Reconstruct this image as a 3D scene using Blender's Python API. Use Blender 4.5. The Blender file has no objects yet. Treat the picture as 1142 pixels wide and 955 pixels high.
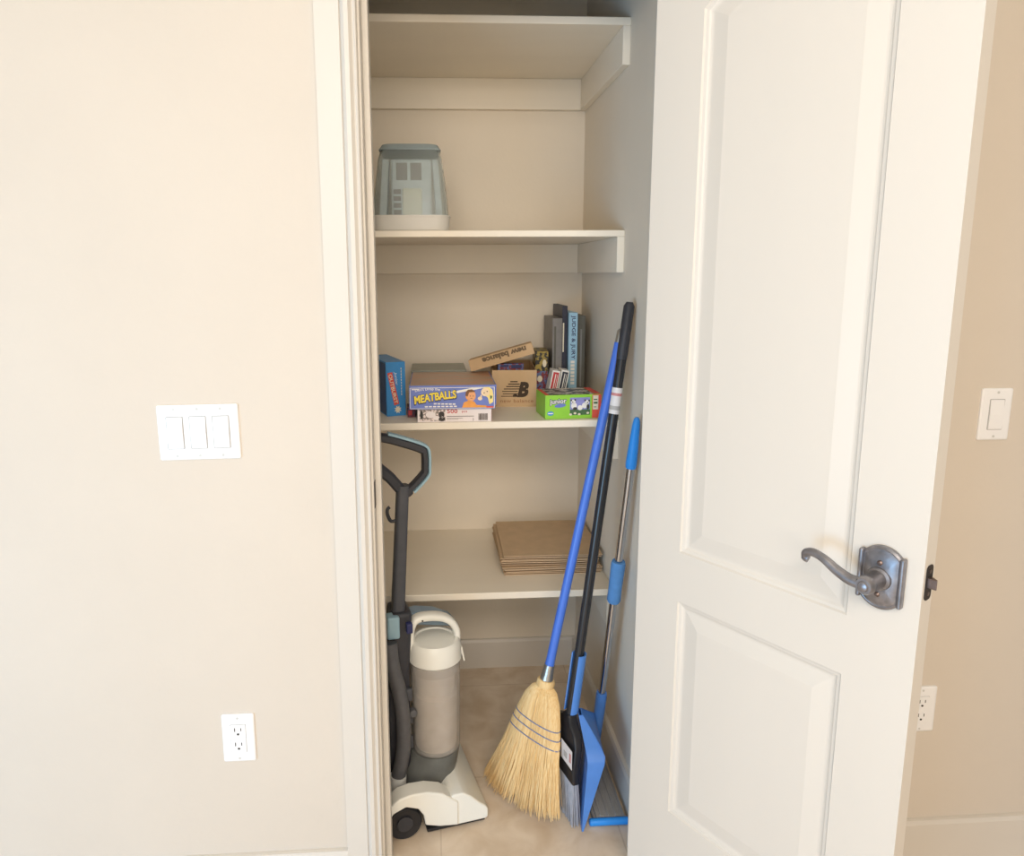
import bpy, bmesh, math, random
from mathutils import Vector, Matrix
random.seed(7)
sc = bpy.context.scene
COL = sc.collection
PI = math.pi

# ---------------------------------------------------------------- camera, world, lights, exposure
F_PX, PPX, PPY = 800.96, 528.03, 444.98
CAM = Vector((0.0, -1.4596, 1.4066))
pitch, yaw, roll = 0.1730, 0.0593, 0.0060
cy, sy, cp, sp = math.cos(yaw), math.sin(yaw), math.cos(pitch), math.sin(pitch)
fw = Vector((sy*cp, cy*cp, -sp)); rt = Vector((cy, -sy, 0)); dn = fw.cross(rt)
cr, sr = math.cos(roll), math.sin(roll)
rt, dn = rt*cr + dn*sr, dn*cr - rt*sr
cd = bpy.data.cameras.new('camera'); cam = bpy.data.objects.new('camera', cd); COL.objects.link(cam)
m3 = Matrix((rt, -dn, -fw)).transposed()
cam.matrix_world = Matrix.Translation(CAM) @ m3.to_4x4()
cd.sensor_fit = 'HORIZONTAL'; cd.sensor_width = 36; cd.lens = F_PX/1142*36
cd.shift_x = (571 - PPX)/1142; cd.shift_y = (PPY - 477.5)/1142
cd.clip_start = 0.02
sc.camera = cam

w = bpy.data.worlds.new('world'); sc.world = w; w.use_nodes = True
bg = w.node_tree.nodes['Background']
bg.inputs['Color'].default_value = (1.0, 0.91, 0.80, 1); bg.inputs['Strength'].default_value = 0.34

def area(name, loc, target, sx, sy_, power, color):
    l = bpy.data.lights.new(name, 'AREA'); l.shape = 'RECTANGLE'; l.size = sx; l.size_y = sy_
    l.energy = power; l.color = color
    o = bpy.data.objects.new(name, l); COL.objects.link(o); o.location = loc
    o.rotation_euler = (Vector(target) - Vector(loc)).to_track_quat('-Z', 'Y').to_euler()
    return o
area('window_daylight', (-2.1, -2.5, 0.62), (-0.1, 0.1, 0.60), 1.6, 1.1, 50, (0.36, 0.66, 1.0))
area('warm_front_fill', (0.15, -3.6, 1.50), (0.15, 0.0, 0.95), 2.0, 1.5, 37, (1.0, 0.88, 0.73))  # warm frontal fill added behind the camera to brighten the closet
area('overhead_fill', (0.0, -2.0, 2.40), (0.1, -0.3, 0.0), 1.4, 1.0, 54, (1.0, 0.90, 0.79))  # added overhead fill: warm ceiling bounce, lifts floor and shelf tops

vs = sc.view_settings
sc.display_settings.display_device = 'sRGB'
vs.view_transform = 'Standard'; vs.look = 'None'; vs.gamma = 1; vs.use_curve_mapping = False
vs.exposure = 0.05

# ---------------------------------------------------------------- materials
def lin(h):
    h = h.lstrip('#'); r = []
    for i in (0, 2, 4):
        c = int(h[i:i+2], 16)/255
        r.append(c/12.92 if c <= 0.04045 else ((c+0.055)/1.055)**2.4)
    return (*r, 1)
MATS = {}
def mat(name, col, rough=0.5, metal=0.0, noise=0.0, scale=30.0, bump=0.0, bscale=200.0, trans=0.0, ior=1.45, alpha=1.0, coat=0.0, stretch=None, col2=None):
    if name in MATS: return MATS[name]
    m = bpy.data.materials.new(name); m.use_nodes = True
    nt = m.node_tree; b = nt.nodes['Principled BSDF']
    b.inputs['Roughness'].default_value = rough; b.inputs['Metallic'].default_value = metal
    b.inputs['Transmission Weight'].default_value = trans; b.inputs['IOR'].default_value = ior
    b.inputs['Alpha'].default_value = alpha; b.inputs['Coat Weight'].default_value = coat
    c = lin(col)
    tc = nt.nodes.new('ShaderNodeTexCoord'); mp = nt.nodes.new('ShaderNodeMapping')
    nt.links.new(tc.outputs['Object'], mp.inputs['Vector'])
    if stretch: mp.inputs['Scale'].default_value = stretch
    n = nt.nodes.new('ShaderNodeTexNoise'); n.inputs['Scale'].default_value = scale; n.inputs['Detail'].default_value = 4
    nt.links.new(mp.outputs[0], n.inputs['Vector'])
    rp = nt.nodes.new('ShaderNodeValToRGB')
    k = noise
    c2 = lin(col2) if col2 else tuple(min(1, v*(1+k)) for v in c[:3]) + (1,)
    sharp = bool(col2) and not stretch
    rp.color_ramp.elements[0].position = 0.46 if sharp else 0.3; rp.color_ramp.elements[1].position = 0.54 if sharp else 0.7
    rp.color_ramp.elements[0].color = tuple(v*(1-k) for v in c[:3]) + (1,) if not col2 else c
    rp.color_ramp.elements[1].color = c2
    nt.links.new(n.outputs['Fac'], rp.inputs['Fac']); nt.links.new(rp.outputs['Color'], b.inputs['Base Color'])
    if bump:
        n2 = nt.nodes.new('ShaderNodeTexNoise'); n2.inputs['Scale'].default_value = bscale; n2.inputs['Detail'].default_value = 3
        nt.links.new(mp.outputs[0], n2.inputs['Vector'])
        bp = nt.nodes.new('ShaderNodeBump'); bp.inputs['Strength'].default_value = bump; bp.inputs['Distance'].default_value = 0.002
        nt.links.new(n2.outputs['Fac'], bp.inputs['Height']); nt.links.new(bp.outputs['Normal'], b.inputs['Normal'])
    MATS[name] = m; return m

WALL = mat('wall_paint', '#d5cbbe', 0.75, noise=0.015, scale=4, bump=0.25, bscale=90)
CLOSETWALL = mat('closet_paint', '#e9dfcf', 0.75, noise=0.015, scale=4, bump=0.2, bscale=90)
TRIM = mat('trim_paint', '#d6d0c7', 0.42, noise=0.01, scale=6)
DOORP = mat('door_paint', '#dad4cb', 0.42, noise=0.008, scale=6, bump=0.04, bscale=160, stretch=(1, 1, 0.15))
SHELF = mat('shelf_paint', '#efe6d6', 0.5, noise=0.02, scale=8, bump=0.05, bscale=60, stretch=(0.2, 1, 1))
CEIL = mat('ceiling_paint', '#e4dccb', 0.85, noise=0.01, scale=5)
SWITCH = mat('switch_plastic', '#f1f1f2', 0.3, noise=0.005)
SLOT = mat('dark_slot', '#3a3836', 0.6, noise=0.02)
GAPG = mat('gap_shade_print_grey', '#b2b1b1', 0.6, noise=0.02)  # gap shade put into colour; plain print grey on the stickers
SCREWW = mat('white_screw', '#cfcfcc', 0.35, noise=0.02)
BRONZE = mat('aged_bronze', '#8b898d', 0.34, metal=0.75, noise=0.25, scale=60, bump=0.1, bscale=150)
BRONZE2 = mat('latch_bronze', '#7a6a64', 0.35, metal=0.8, noise=0.25, scale=80)
BRONZED = mat('dark_bronze', '#3b3634', 0.45, metal=0.6, noise=0.25, scale=80)
BLUEH = mat('blue_handle', '#4c78dc', 0.28, noise=0.04, scale=12)
SILVER = mat('silver_metal', '#b9bab8', 0.3, metal=0.85, noise=0.05)
CHROME = mat('chrome', '#c3c5cb', 0.16, metal=1.0, noise=0.03)
BLACKP = mat('black_handle', '#2d2e31', 0.22, noise=0.05)
BLACK = mat('black_plastic', '#232327', 0.45, noise=0.1, scale=60)
BLUEP = mat('blue_plastic', '#5388d6', 0.35, noise=0.05, scale=20)
BLUEG = mat('blue_foam', '#5a90cc', 0.85, noise=0.06, scale=60, bump=0.2)
BLUET = mat('bright_blue_cap', '#2f93ee', 0.4, noise=0.04)
STRAW = mat('corn_straw', '#e3bd80', 0.7, noise=0.0, scale=40, stretch=(8, 8, 0.6), col2='#f3d9a6')
STRAWD = mat('corn_straw_core_shade', '#a57c45', 0.8, noise=0.0, scale=60, stretch=(12, 12, 0.5), col2='#ecc78c')  # core straw coloured darker to paint shade into the gaps between straws
STITCH = mat('blue_thread', '#6f7fae', 0.8, noise=0.08, scale=200)
GREYB = mat('grey_bristle', '#a9adb8', 0.6, noise=0.2, scale=80, stretch=(6, 6, 0.5))
PAD = mat('grey_mop_pad', '#a09e9b', 0.9, noise=0.12, scale=120, stretch=(4, 0.3, 1), bump=0.3)
VWHITE = mat('vacuum_white', '#ecebe3', 0.32, noise=0.015, scale=15)
VGREY = mat('vacuum_charcoal', '#4a4c52', 0.5, noise=0.08, scale=40)
VGREYD = mat('vacuum_dark_charcoal', '#35363c', 0.5, noise=0.1, scale=40)
VHOSE = mat('vacuum_hose_grey', '#57575a', 0.5, noise=0.1, scale=60)
VBLUE = mat('vacuum_pale_blue', '#93b2c0', 0.4, noise=0.03)
VSLATE = mat('vacuum_slate_blue', '#7f93a4', 0.45, noise=0.04)
VCLEAR = mat('vacuum_clear_bin', '#efebe6', 0.12, noise=0.02, trans=0.75, ior=1.12)
VSMOKE = mat('vacuum_smoke_plastic', '#8b8d8a', 0.15, noise=0.1, trans=0.45, ior=1.2)
VFILT = mat('vacuum_dust_core', '#cbbfb2', 0.8, noise=0.12, scale=30)
VFILT2 = mat('vacuum_filter_band', '#a39b92', 0.8, noise=0.1, scale=30)
HUMW = mat('humidifier_white', '#dcd8d0', 0.4, noise=0.01)
HUMC = mat('humidifier_clear_blue', '#ecf3f5', 0.08, noise=0.02, trans=0.9, ior=1.12)
HUMT = mat('humidifier_teal_tint', '#cbdade', 0.12, noise=0.05, trans=0.55, ior=1.15)
HUMI = mat('humidifier_inner_grey', '#d6d9d7', 0.5, noise=0.06, scale=60)
HUMF = mat('humidifier_wick', '#e4dfcb', 0.9, noise=0.08, scale=200)
KRAFT = mat('kraft_paper', '#c8ad8d', 0.85, noise=0.06, scale=25, bump=0.15, bscale=60)
KRAFT2 = mat('kraft_paper_pale', '#d2b899', 0.85, noise=0.05, scale=25)
CARDB = mat('cardboard', '#c6a883', 0.8, noise=0.05, scale=20)
INKB = mat('black_ink', '#3d2f22', 0.7, noise=0.1)
INKO = mat('rust_ink', '#9b6a44', 0.7, noise=0.08)
INKD = mat('faded_ink', '#6b5943', 0.7, noise=0.25, scale=150)
BOXBLUE = mat('game_box_blue', '#3f8fd0', 0.4, noise=0.06, scale=30)
BOXBLUED = mat('game_box_navy', '#3a5f94', 0.45, noise=0.2, scale=40)
RED = mat('red_print', '#dd5748', 0.5, noise=0.06)
REDD = mat('red_print_deep', '#c23a3f', 0.5, noise=0.06)
WHITE = mat('white_print', '#eeebe6', 0.5, noise=0.01)
CREAM = mat('cream_print', '#e6dcc4', 0.5, noise=0.03)
PERI = mat('periwinkle_print', '#6d7fc6', 0.4, noise=0.08, scale=30)
PERI2 = mat('periwinkle_side', '#7489cf', 0.4, noise=0.06, scale=30)
YELLOW = mat('yellow_print', '#f4dc4e', 0.5, noise=0.05)
NAVY = mat('navy_print', '#2a2f5c', 0.5, noise=0.1)
SKIN = mat('printed_skin', '#e8a878', 0.5, noise=0.06, scale=60)
SKIN2 = mat('printed_skin_pale', '#f4d9b6', 0.5, noise=0.05, scale=60)
ORANGE = mat('orange_print', '#eba04e', 0.5, noise=0.08, scale=60)
HAIRB = mat('printed_brown_hair', '#7c5334', 0.5, noise=0.1)
HAIRY = mat('printed_blonde_hair', '#f3dd8e', 0.5, noise=0.08)
BOXTOP = mat('game_lid_top', '#a99a8a', 0.35, noise=0.0, scale=14, stretch=(1, 3, 1), col2='#c98e6a')
PINKW = mat('puzzle_box_white', '#ece3e2', 0.45, noise=0.01)
PINK = mat('puzzle_box_pink_edge', '#c98a8a', 0.5, noise=0.08)
PHOTO = mat('puzzle_photo', '#8a7f78', 0.45, noise=0.0, scale=130, col2='#e6d6d2')
DARKGAME = mat('dark_game_box', '#25252c', 0.35, noise=0.0, scale=160, col2='#4a3a3a')
GREYGREEN = mat('grey_green_lid', '#8d8f84', 0.4, noise=0.08, scale=20)
MAROON = mat('maroon_box', '#6a2c3c', 0.5, noise=0.0, scale=90, col2='#4c3a56')
GREEN = mat('puzzle_green', '#92cf45', 0.4, noise=0.04, scale=40)
GREEND = mat('grass_print', '#4a6a48', 0.5, noise=0.25, scale=120)
SKYP = mat('sky_print', '#8d8fc9', 0.5, noise=0.1, scale=60)
TOPG = mat('puzzle_top', '#3a3733', 0.4, noise=0.0, scale=45, col2='#cfc9c0')
COMIC = mat('comic_print', '#20201e', 0.45, noise=0.0, scale=70, col2='#a08a3c')
COMIC2 = mat('comic_print_red', '#7c2a30', 0.45, noise=0.0, scale=90, col2='#5a6a96')
SMOKEBOX = mat('grey_game_box', '#7d7a78', 0.45, noise=0.12, scale=30)
DUSKBOX = mat('dusk_game_box', '#2d3040', 0.45, noise=0.2, scale=50)
PALEBLUE = mat('pale_blue_spine', '#9cc4dc', 0.4, noise=0.08, scale=20)
DARKSPINE = mat('charcoal_spine', '#5b5a52', 0.5, noise=0.12, scale=40)
LBL = mat('sticker_white', '#e4e2e4', 0.5, noise=0.04, scale=80)

def tile_material():
    m = bpy.data.materials.new('beige_floor_tile'); m.use_nodes = True
    nt = m.node_tree; b = nt.nodes['Principled BSDF']; b.inputs['Roughness'].default_value = 0.42
    tc = nt.nodes.new('ShaderNodeTexCoord'); mp = nt.nodes.new('ShaderNodeMapping')
    mp.inputs['Location'].default_value = (-0.006, 0.10, 0)
    nt.links.new(tc.outputs['Object'], mp.inputs['Vector'])
    br = nt.nodes.new('ShaderNodeTexBrick'); br.offset = 0.0
    br.inputs['Scale'].default_value = 1.0; br.inputs['Brick Width'].default_value = 0.457; br.inputs['Row Height'].default_value = 0.457
    br.inputs['Mortar Size'].default_value = 0.0022; br.inputs['Mortar Smooth'].default_value = 0.2
    br.inputs['Color1'].default_value = (1, 1, 1, 1); br.inputs['Color2'].default_value = (0.97, 0.965, 0.96, 1); br.inputs['Mortar'].default_value = (0.84, 0.81, 0.78, 1)
    nt.links.new(mp.outputs[0], br.inputs['Vector'])
    n = nt.nodes.new('ShaderNodeTexNoise'); n.inputs['Scale'].default_value = 11; n.inputs['Detail'].default_value = 10; n.inputs['Distortion'].default_value = 0.5
    nt.links.new(tc.outputs['Object'], n.inputs['Vector'])
    rp = nt.nodes.new('ShaderNodeValToRGB'); e = rp.color_ramp.elements
    e[0].position = 0.3; e[0].color = lin('#d2bca2'); e[1].position = 0.7; e[1].color = lin('#efe0cd')
    nt.links.new(n.outputs['Fac'], rp.inputs['Fac'])
    mx = nt.nodes.new('ShaderNodeMixRGB'); mx.blend_type = 'MULTIPLY'; mx.inputs['Fac'].default_value = 1
    nt.links.new(rp.outputs['Color'], mx.inputs['Color1']); nt.links.new(br.outputs['Color'], mx.inputs['Color2'])
    nt.links.new(mx.outputs['Color'], b.inputs['Base Color'])
    return m
TILE = tile_material()

# ---------------------------------------------------------------- mesh helpers
def link(name, bm, m, parent=None, smooth=False, bevel=0, seg=2, label=None, sub=0):
    bmesh.ops.recalc_face_normals(bm, faces=bm.faces)
    me = bpy.data.meshes.new(name); bm.to_mesh(me); bm.free()
    if smooth:
        for p in me.polygons: p.use_smooth = True
    o = bpy.data.objects.new(name, me); COL.objects.link(o)
    me.materials.append(m)
    if parent: o.parent = parent
    if bevel:
        md = o.modifiers.new('bevel', 'BEVEL'); md.width = bevel; md.segments = seg; md.limit_method = 'ANGLE'; md.angle_limit = math.radians(35)
    if sub:
        md = o.modifiers.new('sub', 'SUBSURF'); md.levels = sub; md.render_levels = sub
    if smooth and not sub:
        try:
            me.set_sharp_from_angle(angle=math.radians(40))
        except Exception: pass
    if label: o['label'] = label
    return o
def add_box(bm, x0, x1, y0, y1, z0, z1):
    v = [bm.verts.new((x, y, z)) for z in (z0, z1) for y in (y0, y1) for x in (x0, x1)]
    for f in ((0,2,3,1),(4,5,7,6),(0,1,5,4),(2,6,7,3),(0,4,6,2),(1,3,7,5)): bm.faces.new([v[i] for i in f])
    return v
def box(x0, x1, y0, y1, z0, z1):
    bm = bmesh.new(); add_box(bm, x0, x1, y0, y1, z0, z1); return bm
def add_ring_loft(bm, rings, cap=True, closed=False):
    R = [[bm.verts.new(p) for p in r] for r in rings]
    n = len(R[0]); cnt = len(R) if closed else len(R)-1
    for i in range(cnt):
        a, b = R[i], R[(i+1) % len(R)]
        for j in range(n): bm.faces.new((a[j], a[(j+1) % n], b[(j+1) % n], b[j]))
    if cap and not closed:
        bm.faces.new(R[0][::-1]); bm.faces.new(R[-1])
    return R
def frame_for(t):
    t = t.normalized(); a = Vector((0, 0, 1)) if abs(t.z) < 0.9 else Vector((0, 1, 0))
    u = t.cross(a).normalized(); return u, u.cross(t).normalized()
def add_tube(bm, pts, rad, n=16, closed=False, cap=True):
    pts = [Vector(p) for p in pts]
    rs = rad if isinstance(rad, (list, tuple)) else [rad]*len(pts)
    rings = []; u = None
    for i, p in enumerate(pts):
        if closed: t = pts[(i+1) % len(pts)] - pts[i-1]
        else: t = pts[min(i+1, len(pts)-1)] - pts[max(i-1, 0)]
        t.normalize()
        if u is None: u, _ = frame_for(t)
        u = (u - t*u.dot(t)).normalized(); v = t.cross(u)
        rings.append([p + (u*math.cos(2*PI*k/n) + v*math.sin(2*PI*k/n))*rs[i] for k in range(n)])
    add_ring_loft(bm, rings, cap, closed)
def tube(pts, rad, n=16, **k):
    bm = bmesh.new(); add_tube(bm, pts, rad, n, **k); return bm
def add_lathe(bm, prof, n=32, cx=0, cy_=0, sxy=(1, 1)):
    rings = [[(cx + r*sxy[0]*math.cos(2*PI*k/n), cy_ + r*sxy[1]*math.sin(2*PI*k/n), z) for k in range(n)] for r, z in prof]
    add_ring_loft(bm, rings)
def lathe(prof, n=32, **k):
    bm = bmesh.new(); add_lathe(bm, prof, n, **k); return bm
def add_prism(bm, poly, a0, a1, axis='y'):
    def P(p, a):
        return {'y': (p[0], a, p[1]), 'x': (a, p[0], p[1]), 'z': (p[0], p[1], a)}[axis]
    A = [bm.verts.new(P(p, a0)) for p in poly]; B = [bm.verts.new(P(p, a1)) for p in poly]
    n = len(poly)
    bm.faces.new(A); bm.faces.new(B[::-1])
    for i in range(n): bm.faces.new((A[i], B[i], B[(i+1) % n], A[(i+1) % n]))
def prism(poly, a0, a1, axis='y'):
    bm = bmesh.new(); add_prism(bm, poly, a0, a1, axis); return bm
def smooth_path(pts, n=8, closed=False):
    pts = [Vector(p) for p in pts]; out = []; L = len(pts)
    rng = range(L) if closed else range(L-1)
    for i in rng:
        if closed: p0, p1, p2, p3 = pts[i-1], pts[i], pts[(i+1) % L], pts[(i+2) % L]
        else: p0, p1, p2, p3 = pts[max(i-1, 0)], pts[i], pts[i+1], pts[min(i+2, L-1)]
        for k in range(n):
            t = k/n
            out.append(0.5*((2*p1) + (p2-p0)*t + (2*p0-5*p1+4*p2-p3)*t*t + (3*p1-p0-3*p2+p3)*t**3))
    if not closed: out.append(pts[-1])
    return out
def rrect(w_, h, r, n=5):
    P = []
    for cx, cz, a0 in ((w_/2-r, h/2-r, 0), (-w_/2+r, h/2-r, PI/2), (-w_/2+r, -h/2+r, PI), (w_/2-r, -h/2+r, 1.5*PI)):
        for k in range(n+1):
            a = a0 + PI/2*k/n; P.append((cx + r*math.cos(a), cz + r*math.sin(a)))
    return P
def ellipse(cx, cz, rx, rz, n=20, a=0):
    return [(cx + rx*math.cos(2*PI*k/n)*math.cos(a) - rz*math.sin(2*PI*k/n)*math.sin(a), cz + rx*math.cos(2*PI*k/n)*math.sin(a) + rz*math.sin(2*PI*k/n)*math.cos(a)) for k in range(n)]

def thing(name, label, cat, loc=(0, 0, 0), rz=0, group=None, mw=None):
    o = bpy.data.objects.new(name, None); COL.objects.link(o); o.empty_display_size = 0.05
    if mw is not None: o.matrix_world = mw
    else: o.location = loc; o.rotation_euler = (0, 0, rz)
    o['label'] = label; o['category'] = cat
    if group: o['group'] = group
    return o
def tag(o, label, cat, group=None):
    o['label'] = label; o['category'] = cat
    if group: o['group'] = group
    return o
def struct(name, bm, m, bevel=0, smooth=False):
    o = link(name, bm, m, None, smooth, bevel); o['kind'] = 'structure'; return o

def text_mesh(body, size, width=None, shear=0.0, offset=0.0, spacing=1.0, depth=0.0003, height=None):
    """lettering as a mesh lying in the x-z plane, facing -y, centred on the origin"""
    c = bpy.data.curves.new('txt', 'FONT'); c.body = body; c.size = size; c.shear = shear; c.offset = offset
    c.space_character = spacing; c.align_x = 'CENTER'; c.align_y = 'CENTER'; c.extrude = depth; c.resolution_u = 3
    o = bpy.data.objects.new('txt', c); COL.objects.link(o)
    dg = bpy.context.evaluated_depsgraph_get(); me = bpy.data.meshes.new_from_object(o.evaluated_get(dg))
    bpy.data.objects.remove(o); bpy.data.curves.remove(c)
    xs = [v.co.x for v in me.vertices]; ys = [v.co.y for v in me.vertices]
    cx, cz = (min(xs)+max(xs))/2, (min(ys)+max(ys))/2
    k = width/(max(xs)-min(xs)) if width else 1; kz = height/(max(ys)-min(ys)) if height else k
    for v in me.vertices:
        x, y, z = v.co; v.co = ((x-cx)*k, -z, (y-cz)*kz)
    return me
def letter(body, m, parent, x, y, z, width, height=None, rot=0.0, name='lettering', arc=0.0, **kw):
    me = text_mesh(body, 0.02, width=width, height=height, **kw); me.name = name
    ca, sa = math.cos(rot), math.sin(rot)
    for v in me.vertices:
        vx, vy, vz = v.co
        vz += arc*(1-(2*vx/width)**2)
        v.co = (x + vx*ca - vz*sa, y + vy, z + vx*sa + vz*ca)
    o = bpy.data.objects.new(name, me); COL.objects.link(o); me.materials.append(m); o.parent = parent
    return o
def decal(name, polys, m, parent, y, th=0.0004):
    if 1 < len(polys) <= 9 and 'fine_print' not in name and name not in ('logo', 'barcode', 'border'):
        for p in polys: decal(name, [p], m, parent, y, th)
        return
    bm = bmesh.new()
    for p in polys: add_prism(bm, p, y, y-th, 'y')
    return link(name, bm, m, parent)
def rect(x0, x1, z0, z1): return [(x0, z0), (x1, z0), (x1, z1), (x0, z1)]

# ---------------------------------------------------------------- the setting
WY = 0.005                       # hall face of the closet wall
JL, JR = -0.124, 0.480          # faces of the door jambs
CL, CR, CB = -0.28, 0.507, 0.94  # closet left, right, back
CEILZ = 2.44
struct('floor', box(-3.2, 3.2, -4.2, CB+0.1, -0.05, 0), TILE)
bm = bmesh.new()
add_box(bm, -3.2, JL-0.02, WY, 0.115, 0, CEILZ); add_box(bm, JR+0.02, 3.2, WY, 0.115, 0, CEILZ); add_box(bm, JL-0.02, JR+0.02, WY, 0.115, 2.07, CEILZ)
struct('wall_front', bm, WALL)
struct('ceiling', box(-3.2, 3.2, -4.2, CB+0.1, CEILZ, CEILZ+0.05), CEIL)
struct('wall_back', box(CL-0.1, CR+0.1, CB, CB+0.1, 0, CEILZ), CLOSETWALL)
struct('wall_left', box(CL-0.1, CL, 0.115, CB, 0, CEILZ), CLOSETWALL)
struct('wall_right', box(CR, CR+0.1, 0.115, CB, 0, CEILZ), CLOSETWALL)
BB = [(0, 0), (-0.014, 0), (-0.014, 0.098), (-0.010, 0.1075), (-0.004, 0.1085), (0, 0.1085)]
def base_y(name, x0, x1, ywall):
    struct(name, prism([(ywall+p[0], p[1]) for p in BB], x0, x1, 'x'), TRIM)
base_y('baseboard_front_left', -3.2, -0.2065, WY); base_y('baseboard_front_right', 0.563, 3.2, WY)
base_y('baseboard_back', CL, CR, CB)
struct('baseboard_right', prism([(CR+p[0], p[1]) for p in BB], 0.13, CB-0.014, 'y'), TRIM)
struct('baseboard_left', prism([(CL-p[0], p[1]) for p in BB], 0.13, CB-0.014, 'y'), TRIM)
# casing: flat board with a moulded inner bead, profile across x
CP = [(0, 0), (0, -0.013), (0.046, -0.013), (0.048, -0.010), (0.050, -0.015), (0.056, -0.021), (0.064, -0.020), (0.070, -0.013), (0.0725, -0.012), (0.0745, -0.014), (0.077, -0.013), (0.079, -0.009), (0.079, 0)]
def casing(name, xo, sgn, z0, z1):
    struct(name, prism([(xo + sgn*p[0], WY+p[1]) for p in CP], z0, z1, 'z'), TRIM)
casing('trim_1', -0.2075, 1, 0, 2.05); casing('trim_2', 0.5635, -1, 0, 2.05)
struct('trim_3', prism([(WY+p[1], 2.135-p[0]) for p in CP], -0.2075, 0.5635, 'x'), TRIM)
# jambs with stops
bm = bmesh.new(); add_box(bm, JL-0.02, JL, WY-0.001, 0.116, 0, 2.07); add_box(bm, JL, JL+0.0125, 0.045, 0.085, 0, 2.05)
jamb_left = struct('trim_4', bm, TRIM, bevel=0.0015)
bm = bmesh.new(); add_box(bm, JR, JR+0.02, WY-0.001, 0.116, 0, 2.07); add_box(bm, JR-0.0125, JR, 0.045, 0.085, 0, 2.05)
struct('trim_5', bm, TRIM, bevel=0.0015)
bm = bmesh.new(); add_box(bm, JL, JR, WY-0.001, 0.116, 2.05, 2.07); add_box(bm, JL+0.0125, JR-0.0125, 0.045, 0.085, 2.0375, 2.05)
struct('trim_6', bm, TRIM, bevel=0.0015)
# strike plate in the left jamb
bm = bmesh.new(); add_box(bm, JL-0.001, JL+0.0012, 0.016, 0.040, 0.915, 0.972)
sp_ = link('strike_plate', bm, BRONZED, jamb_left, bevel=0.0006, label='dark bronze strike plate')

# ---------------------------------------------------------------- closet shelves
def shelf(zt, th, yf, label, cleat=0.092, front_cleat=True, sub=''):
    t = thing('closet_shelf', label, 'shelf', ((CL+CR)/2, (yf+CB)/2, zt-th), 0, 'painted closet shelves')
    ox, oy, oz = t.location
    def b(x0, x1, y0, y1, z0, z1): return box(x0-ox, x1-ox, y0-oy, y1-oy, z0-oz, z1-oz)
    link('board', b(CL, CR, yf, CB, zt-th, zt), SHELF, t, bevel=0.002)
    link('back_cleat', b(CL+0.019, CR-0.019, CB-0.019, CB, zt-th-cleat, zt-th), SHELF, t, bevel=0.0015)
    link('side_cleat', b(CR-0.019, CR, yf+0.002, CB, zt-th-cleat, zt-th), SHELF, t, bevel=0.0015)
    link('side_cleat', b(CL, CL+0.019, yf+0.002, CB, zt-th-cleat, zt-th), SHELF, t, bevel=0.0015)
    return t
Z1, Z2, Z3, Z4 = 2.027, 1.515, 1.0145, 0.524
shelf(Z1, 0.0185, 0.418, 'bare cream painted shelf at the very top of the closet')
shelf(Z2, 0.0165, 0.419, 'cream painted closet shelf carrying the clear humidifier')
shelf(Z3, 0.0195, 0.420, 'cream painted closet shelf holding the board games and puzzles')
shelf(Z4, 0.0200, 0.424, 'lowest cream painted closet shelf, with the paper bags on it')

# ---------------------------------------------------------------- the open door
HX, HY, ANG, DW, DT = 0.4377, -0.02, 1.0063, 0.5523, 0.035
ux = Vector((math.cos(ANG), -math.sin(ANG), 0)); uy = Vector((math.sin(ANG), math.cos(ANG), 0))
DM = Matrix.Translation((HX, HY, 0)) @ Matrix((ux, uy, Vector((0, 0, 1)))).transposed().to_4x4()
door = bpy.data.objects.new('door_1', None); COL.objects.link(door); door.matrix_world = DM; door['kind'] = 'structure'
door['label'] = 'white two panel door standing open on the right'
DZ0, DZ1 = 0.012, 2.03
SL, SR = 0.108, 0.4448
def arc_pts(z0, rise, n=14):
    hw = (SR-SL)/2; R = (hw*hw + rise*rise)/(2*rise); cz = z0 + rise - R; cx = (SL+SR)/2
    a = math.asin(hw/R)
    return [(cx + R*math.sin(-a + 2*a*k/n), cz + R*math.cos(-a + 2*a*k/n)) for k in range(n+1)]
ZU0, ZU1, RISE, ZL0, ZL1 = 0.849, 1.868, 0.062, 0.259, 0.7435
link('stile', box(0, SL, 0, DT, DZ0, DZ1), DOORP, door)
link('stile', box(SR, DW, 0, DT, DZ0, DZ1), DOORP, door)
link('rail', box(SL, SR, 0, DT, DZ0, ZL0), DOORP, door)
link('rail', box(SL, SR, 0, DT, ZL1, ZU0), DOORP, door)
link('rail', prism(arc_pts(ZU1, RISE) + [(SR, DZ1), (SL, DZ1)], 0, DT), DOORP, door)
def inset(poly, d):
    n = len(poly); out = []
    for i in range(n):
        p0, p1, p2 = Vector(poly[i-1]), Vector(poly[i]), Vector(poly[(i+1) % n])
        e1 = (p1-p0).normalized(); e2 = (p2-p1).normalized()
        n1 = Vector((-e1.y, e1.x)); n2 = Vector((-e2.y, e2.x))
        b = (n1+n2); k = d/max(0.2, (1+n1.dot(n2)))
        out.append(tuple(p1 + b*k))
    return out
def panel(poly):     # poly counter-clockwise; front looks to -y
    steps = ((0, 0), (0.0025, 0.0035), (0.008, 0.0045), (0.011, 0.0065), (0.0145, 0.0075), (0.018, 0.0075), (0.046, 0.0030), (0.049, 0.0026))
    bm = bmesh.new(); loops = []
    for back in (False, True):
        L = []
        for d, dep in steps:
            q = inset(poly, d) if d else poly
            L.append([bm.verts.new((x, (DT-dep) if back else dep, z)) for x, z in q])
        for a, b in zip(L[:-1], L[1:]):
            for j in range(len(a)): bm.faces.new((a[j], a[(j+1) % len(a)], b[(j+1) % len(a)], b[j]))
        bm.faces.new(L[-1]); loops.append(L[0])
    a, b = loops
    for j in range(len(a)): bm.faces.new((a[j], a[(j+1) % len(a)], b[(j+1) % len(a)], b[j]))
    return bm
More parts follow.
